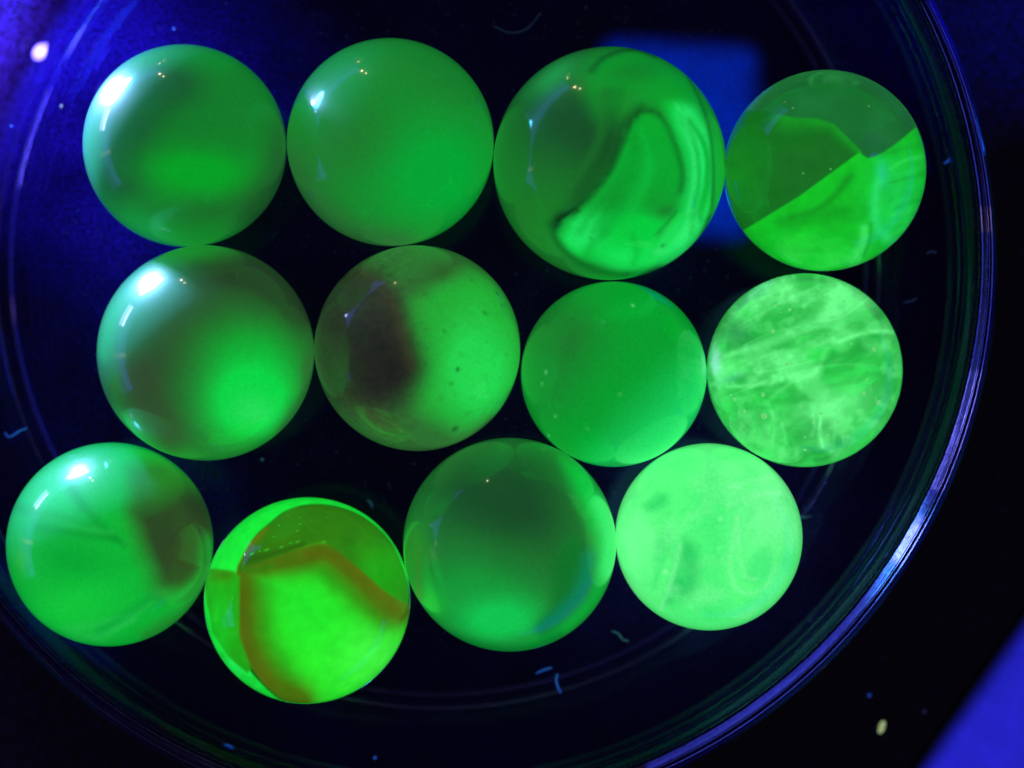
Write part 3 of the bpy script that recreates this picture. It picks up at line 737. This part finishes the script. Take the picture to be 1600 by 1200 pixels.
layer('inner_vane', m10, r10, t10u, lambda U, P: inside(U, [q10(*p) for p in ((180, 425), (300, 320), (400, 225), (500, 150), (640, 120), (800, 145), (935, 215), (1040, 320), (1150, 480), (1190, 680), (700, 620), (240, 520))], 0.014),
      lambda U, P: 0.42 + 0.04 * U[:, 0], n=150)
layer('inner_vane', m10, r10, lambda U, P: Tint(len(U), (34, 168, 24)).mix((26, 206, 40), 0.8 * blob(U, *q10(160, 760), 0.12, 0.4)).mix((60, 130, 14), 0.8 * blob(U, *q10(170, 490), 0.12, 0.06)).mul(1 + 0.08 * fbm(P, 5, 105)),
      lambda U, P: inside(U, [q10(*p) for p in ((40, 452), (130, 455), (230, 470), (262, 500), (262, 800), (320, 960), (300, 985), (200, 900), (120, 780), (92, 640), (70, 520))], 0.016), lambda U, P: 0.07 + 0 * U[:, 0])
def t10m(U, P):
    main = [q10(*p) for p in ((230, 470), (330, 440), (480, 390), (600, 345), (680, 325), (760, 380), (880, 480), (980, 570), (1060, 625), (1115, 650), (1150, 700), (1120, 900),
                              (980, 1060), (800, 1140), (600, 1165), (480, 1130), (380, 1040), (290, 920), (240, 760), (228, 600))]
    sd = -poly_sd(U, main)
    t = Tint(len(U), (40, 236, 42))
    t.mix((70, 248, 70), 0.9 * blob(U, *q10(950, 900), 0.4, 0.35, 45))
    t.mix((30, 226, 44), 0.7 * blob(U, *q10(560, 640), 0.5, 0.3, -30))
    # amber border: wide on the left and upper right, thin along the bottom right
    top = line(U, [q10(*p) for p in ((240, 460), (400, 425), (540, 400), (690, 375), (800, 440), (920, 550), (1010, 635), (1075, 672))], 0.10, 0.155)
    lef = line(U, [q10(*p) for p in ((255, 480), (270, 640), (280, 800), (340, 950), (430, 1070), (560, 1140))], 0.14, 0.16)
    t.mix((44, 150, 20), 0.95 * np.maximum(line(U, [q10(*p) for p in ((300, 470), (480, 440), (660, 440), (780, 530), (900, 640), (1000, 710))], 0.17, 0.15),
                                         line(U, [q10(*p) for p in ((310, 500), (340, 660), (360, 820), (430, 960), (520, 1080))], 0.21, 0.18)))
    t.mix((78, 98, 10), 0.95 * np.clip(np.maximum(top, lef) * 1.3, 0, 1))
    t.mix((88, 80, 10), 0.7 * line(U, [q10(*p) for p in ((262, 560), (275, 760), (330, 930), (420, 1050))], 0.055, 0.05))
    t.mix((92, 84, 10), 0.7 * line(U, [q10(*p) for p in ((600, 385), (700, 380), (800, 440), (920, 550), (1060, 665))], 0.05, 0.07))
    t.mix((40, 120, 16), 0.6 * line(U, [q10(*p) for p in ((270, 455), (330, 465), (420, 445))], 0.03))
    return t.mul(1 + 0.05 * fbm(P, 5, 107))
layer('amber_edged_sheet', m10, r10, t10m, lambda U, P: inside(U, [q10(*p) for p in ((225, 465), (330, 438), (480, 385), (600, 338), (680, 320), (760, 372), (880, 472), (980, 562), (1060, 618), (1115, 640), (1180, 700), (1140, 920),
                              (980, 1080), (800, 1180), (600, 1180), (480, 1135), (380, 1045), (290, 925), (240, 765), (226, 600))], 0.014),
      lambda U, P: 0.30 + 0.10 * np.clip(0.4 - U[:, 1], 0, 1) + 0.02 * fbm(P, 2, 108), n=220)
for x, y, s in ((320, 385, .13), (395, 365, .14), (470, 352, .12), (550, 325, .10), (455, 240, .09), (560, 235, .08), (550, 270, .10), (685, 325, .10), (500, 190, .05), (700, 200, .06), (560, 200, .05), (620, 215, .05), (430, 300, .07),
                (360, 372, .09), (515, 332, .08), (340, 240, .06)):
    b = bubble(m10, *q10(x, y), 0.10, r10, s * 0.6, M_BUB_DIM); b.scale.x *= random.uniform(1.5, 3.0); b.rotation_euler[2] = math.radians(15)

# ------------------------------------------------------------------ glowing blue card, and a glowing patch for a blue reflection
def slab(name, pts, z0, h, bev, mat):
    bm = bmesh.new()
    f = bm.faces.new([bm.verts.new((x * MM, y * MM, z0 * MM)) for x, y in pts])
    r = bmesh.ops.extrude_face_region(bm, geom=[f])
    for v in r['geom']:
        if isinstance(v, bmesh.types.BMVert): v.co.z += h * MM
    bmesh.ops.recalc_face_normals(bm, faces=bm.faces)
    if bev:
        ed = [e for e in bm.edges if all(v.co.z > (z0 + h * 0.5) * MM for v in e.verts)]
        bmesh.ops.bevel(bm, geom=ed, offset=bev * MM, segments=6, profile=0.5, affect='EDGES')
    me = bpy.data.meshes.new(name); bm.to_mesh(me); bm.free()
    return link(name, me, None, mat)
def rounded(cx, cy, w, h, r, rot):
    out = []; a0 = math.radians(rot); c, s_ = math.cos(a0), math.sin(a0)
    for sx, sy, st in ((1, 1, 0), (-1, 1, 90), (-1, -1, 180), (1, -1, 270)):
        for k in range(7):
            a = math.radians(st + 15 * k)
            x, y = sx * (w / 2 - r) + r * math.cos(a), sy * (h / 2 - r) + r * math.sin(a)
            out.append((cx + x * c - y * s_, cy + x * s_ + y * c))
    return out
def mat_glow_sheet(name, col, glow, strength, sc_=900):
    m, nt, p = mat_simple(name, col, 0.6, glow, strength)
    tc = node(nt, 'ShaderNodeTexCoord'); nz = node(nt, 'ShaderNodeTexNoise')
    nz.inputs['Scale'].default_value = sc_; nz.inputs['Detail'].default_value = 6.0
    nt.links.new(tc.outputs['Object'], nz.inputs['Vector'])
    mr = node(nt, 'ShaderNodeMapRange'); mr.inputs['From Min'].default_value = 0.25; mr.inputs['From Max'].default_value = 0.75
    mr.inputs['To Min'].default_value = strength * 0.8; mr.inputs['To Max'].default_value = strength * 1.2
    nt.links.new(nz.outputs['Fac'], mr.inputs['Value']); nt.links.new(mr.outputs['Result'], p.inputs['Emission Strength'])
    return m
k_ = (CAM_H - TABLE_Z) / F_PX           # mm per picture pixel on the table
M_SHEET = mat_glow_sheet('blue_glowing_card', (0.25, 0.25, 0.8), tuple(lin((34, 34, 200))), 0.9, 300)
M_REFLECTION = mat_glow_sheet('painted_blue_reflection', (0.2, 0.3, 0.7), tuple(lin((0, 64, 186))), 0.85)
def faded_sheet(name, cx, cy, w, h, r, rot, z, mat, fade=2.2, steps=6, thick=0.12):
    """thin sheet whose glow is faded out towards the edge to look soft"""
    vs, fs, g = [], [], []
    def ring(ins, zz, gl):
        pts = rounded(cx, cy, w - 2 * ins, h - 2 * ins, max(r - ins, 0.35), rot); b = len(vs)
        for x, y in pts: vs.append((x * MM, y * MM, zz * MM)); g.append(gl)
        return b, len(pts)
    rings = [ring(0, z, 0.0)]
    for k in range(steps + 1):
        t = k / steps; rings.append(ring(fade * t, z + thick, t * t * (3 - 2 * t)))
    n = rings[0][1]
    for (a, _), (b, _) in zip(rings[:-1], rings[1:]):
        for k in range(n): fs.append((a + k, a + (k + 1) % n, b + (k + 1) % n, b + k))
    fs.append(tuple(rings[-1][0] + k for k in range(n))); fs.append(tuple(rings[0][0] + k for k in range(n))[::-1])
    me = bpy.data.meshes.new(name); me.from_pydata(vs, [], fs)
    a = me.attributes.new('glow_fade', 'FLOAT', 'POINT'); a.data.foreach_set('value', g)
    return link(name, me, None, mat)
for M_ in (M_REFLECTION, M_SHEET):
    _nt = M_.node_tree; _p = [n for n in _nt.nodes if n.type == 'BSDF_PRINCIPLED'][0]
    _p.inputs['Base Color'].default_value = (0.02, 0.015, 0.04, 1)
    _at = node(_nt, 'ShaderNodeAttribute', attribute_name='glow_fade'); _mu = node(_nt, 'ShaderNodeMath', operation='MULTIPLY')
    _src = _p.inputs['Emission Strength'].links[0].from_socket
    _nt.links.new(_src, _mu.inputs[0]); _nt.links.new(_at.outputs['Fac'], _mu.inputs[1]); _nt.links.new(_mu.outputs[0], _p.inputs['Emission Strength'])
refl = faded_sheet('blue_reflection', 254 * k_, 380 * k_, 284 * k_, 340 * k_, 2.6, -3, TABLE_Z + 0.01, M_REFLECTION, 3.0)  # glowing patch added in place of a blurred blue reflection
tag(refl, 'flat glowing blue patch imitating a soft reflection, under the dish and the largest marble', 'label')  # no real label: added patch standing in for the blue reflection
ex, ey = (1424 - 800) * k_, (600 - 1200) * k_; fx, fy = (1586 - 800) * k_, (600 - 972) * k_
dx, dy = (fx - ex), (fy - ey); L = math.hypot(dx, dy); dx /= L; dy /= L; nx, ny = dy, -dx
A = (ex - dx * 40, ey - dy * 40); B = (fx + dx * 60, fy + dy * 60)
CL, CD = 150.0, 70.0
card = faded_sheet('blue_card', (ex + fx) / 2 + nx * CD / 2 + dx * 10, (ey + fy) / 2 + ny * CD / 2 + dy * 10, CL, CD, 2.0, math.degrees(math.atan2(dy, dx)), TABLE_Z + 0.01, M_SHEET, 2.0, 8, 0.5)
tag(card, 'blue-violet glowing card with a rounded edge, cut off by the photo corner', 'card')

# ------------------------------------------------------------------ lint and crumbs, glowing blue
M_LINT = mat_simple('fluorescent_lint', (0.3, 0.4, 0.8), 0.7, tuple(lin((30, 90, 230))), 0.5)[0]
M_LINT_DIM = mat_simple('faint_lint', (0.3, 0.35, 0.6), 0.7, tuple(lin((60, 80, 150))), 0.18)[0]
M_CHIP = mat_simple('pale_crumb', (0.6, 0.6, 0.4), 0.6, tuple(lin((150, 170, 120))), 0.9)[0]
def on(px, py, z): k = (CAM_H - z) / F_PX; return ((px - 800) * k, (600 - py) * k, z)
def fibre(pts, z, rad, mat, label, lift=0.25):
    P = [on(x, y, z) for x, y in pts]
    P = [np.array((p[0], p[1], z + rad + lift * math.sin(math.pi * i / (len(P) - 1)))) for i, p in enumerate(P)]
    C = smooth_pts(P, 6) if len(P) > 2 else [P[0] + (P[1] - P[0]) * t / 6 for t in range(7)]
    o0 = C[0].copy(); vs, fs = [], []; n = 6
    for i, c in enumerate(C):
        t = C[min(i + 1, len(C) - 1)] - C[max(i - 1, 0)]; t /= np.linalg.norm(t)
        a = np.cross(t, (0, 0, 1)); a /= np.linalg.norm(a) + 1e-9; b = np.cross(a, t)
        rr = rad * (0.5 + 0.5 * math.sin(math.pi * min(1, 0.15 + 0.7 * i / len(C))))
        for k in range(n):
            an = 2 * math.pi * k / n; vs.append(tuple((c - o0 + a * rr * math.cos(an) + b * rr * math.sin(an)) * MM))
    for i in range(len(C) - 1):
        for k in range(n):
            fs.append((i * n + k, i * n + (k + 1) % n, (i + 1) * n + (k + 1) % n, (i + 1) * n + k))
    fs.append(tuple(range(n))[::-1]); fs.append(tuple((len(C) - 1) * n + k for k in range(n)))
    me = bpy.data.meshes.new('lint_fibre'); me.from_pydata(vs, [], fs); shade(me)
    o = link('lint_fibre', me, None, mat); o.location = Vector(o0) * MM
    return tag(o, label, 'lint', 'blue lint fibres')
def wall_z(px, py): return 0.05
fibre([(8, 676), (14, 682), (22, 680), (32, 673), (42, 669)], 0.05, 0.055, M_LINT, 'curled blue lint fibre at the left edge above the bottom-row marbles')
fibre([(1475, 256), (1483, 250), (1491, 244)], 1.5, 0.07, M_LINT, 'short straight blue lint fibre between the folded-sheet marble and the rim')
fibre([(838, 1052), (850, 1046), (862, 1043)], 0.05, 0.055, M_LINT, 'small blue lint fibre just below the dark green marble')
fibre([(871, 1053), (869, 1062), (872, 1074), (876, 1082)], 0.05, 0.06, M_LINT, 'thin curved blue lint fibre hanging below the dark green marble')
fibre([(346, 1176), (348, 1166), (356, 1163), (364, 1168), (362, 1177)], 2.0, 0.05, M_LINT, 'tiny blue lint loop at the bottom edge below the amber-edged marble')
fibre([(956, 986), (966, 990), (972, 998), (982, 1002)], 0.05, 0.06, M_LINT_DIM, 'faint crinkled lint fibre below the gap before the pale mint marble')
fibre([(575, 782), (580, 786), (582, 793)], 0.05, 0.08, M_LINT_DIM, 'short faint lint fibre just above the amber-edged marble')
fibre([(770, 40), (790, 50), (805, 52), (825, 44), (845, 20)], 0.4, 0.024, M_LINT_DIM, 'faint long lint fibre above the gap between two top-row marbles')
fibre([(1412, 473), (1424, 470), (1432, 466)], 0.4, 0.05, M_LINT_DIM, 'faint lint fibre beside the seedy marble')
fibre([(1448, 396), (1456, 393), (1463, 396)], 1.0, 0.05, M_LINT_DIM, 'faint lint fleck between the folded-sheet marble and the rim')
fibre([(1240, 805), (1256, 808), (1268, 806)], 0.05, 0.05, M_LINT_DIM, 'faint horizontal lint fibre touching the pale mint marble')
def crumb(px, py, w_, h_, mat, label, z=TABLE_Z + 0.02, name='crumb', seed=0, cat='crumb'):
    rnd = random.Random(seed); vv, ff = ico(2); x, y, zz = on(px, py, z)
    V = vv * np.array([w_, h_, min(w_, h_) * 0.6])
    V = V * (1 + 0.35 * fbm(vv, 1.6, seed + 200))[:, None]; V[:, 2] -= V[:, 2].min()
    me = bpy.data.meshes.new(name); me.from_pydata((V * MM).tolist(), [], ff)
    o = link(name, me, None, mat); o.location = Vector((x, y, zz)) * MM; o.rotation_euler[2] = math.radians(rnd.uniform(-25, 25))
    return tag(o, label, cat, 'crumbs and specks')
crumb(1377, 1136, 0.26, 0.58, M_CHIP, 'pale yellowish crumb on the table between the dish and blue card', seed=1)
crumb(1358, 1086, 0.13, 0.13, M_LINT, 'tiny round blue speck just above the pale crumb', seed=2, name='speck', cat='speck')
crumb(1444, 1112, 0.09, 0.16, M_LINT_DIM, 'tiny dim speck between the pale crumb and the blue card', seed=3, name='speck', cat='speck')
crumb(586, 1184, 0.13, 0.13, M_LINT, 'tiny blue speck at the bottom edge of the photo', z=1.0, seed=4, name='speck', cat='speck')
crumb(1267, 970, 0.13, 0.17, M_LINT_DIM, 'dim grey-blue speck in the dish, below right of the pale mint marble', z=0.1, seed=5, name='speck', cat='speck')
crumb(272, 45, 0.10, 0.14, M_LINT, 'tiny blue speck above the top row corner marble', z=0.1, seed=6, name='speck', cat='speck')
crumb(96, 166, 0.08, 0.12, M_CHIP, 'tiny pale speck in the blue glow beside the top row corner marble', z=0.1, seed=7, name='speck', cat='speck')
crumb(18, 197, 0.14, 0.07, M_LINT, 'tiny blue speck at the left edge below the blue glow', z=0.6, seed=8, name='speck', cat='speck')
crumb(410, 718, 0.12, 0.10, M_LINT_DIM, 'tiny dim speck below the brown-topped marble', z=0.1, seed=9, name='speck', cat='speck')

# fine dust on the dish floor and the table
vs, fs = [], []
rs = np.random.RandomState(3)
def grain(x, y, z, r):
    b = len(vs); a = rs.rand() * 6.3
    for k in range(3): vs.append(((x + r * math.cos(a + 2.1 * k)) * MM, (y + r * math.sin(a + 2.1 * k)) * MM, (z + 0.004) * MM))
    vs.append((x * MM, y * MM, (z + r * 0.9) * MM))
    fs.extend(((b, b + 1, b + 3), (b + 1, b + 2, b + 3), (b + 2, b, b + 3), (b, b + 2, b + 1)))
for i in range(5000):
    a = rs.rand() * 6.283; q = 31 * math.sqrt(rs.rand()); grain(DISH_C[0] + q * math.cos(a), DISH_C[1] + q * math.sin(a), 0.0, 0.015 + 0.05 * rs.rand() ** 5)
for i in range(2500):
    x, y = rs.uniform(-45, 45), rs.uniform(-35, 35)
    if math.hypot(x - DISH_C[0], y - DISH_C[1]) > 45: grain(x, y, TABLE_Z, 0.015 + 0.05 * rs.rand() ** 5)
me = bpy.data.meshes.new('dust'); me.from_pydata(vs, [], fs)
M_DUST = mat_simple('fine_dust', (0.3, 0.35, 0.5), 0.8, tuple(lin((40, 50, 110))), 0.35)[0]
tag(link('dust', me, None, M_DUST), 'fine pale dust scattered over dish floor and table', 'dust', kind='stuff')
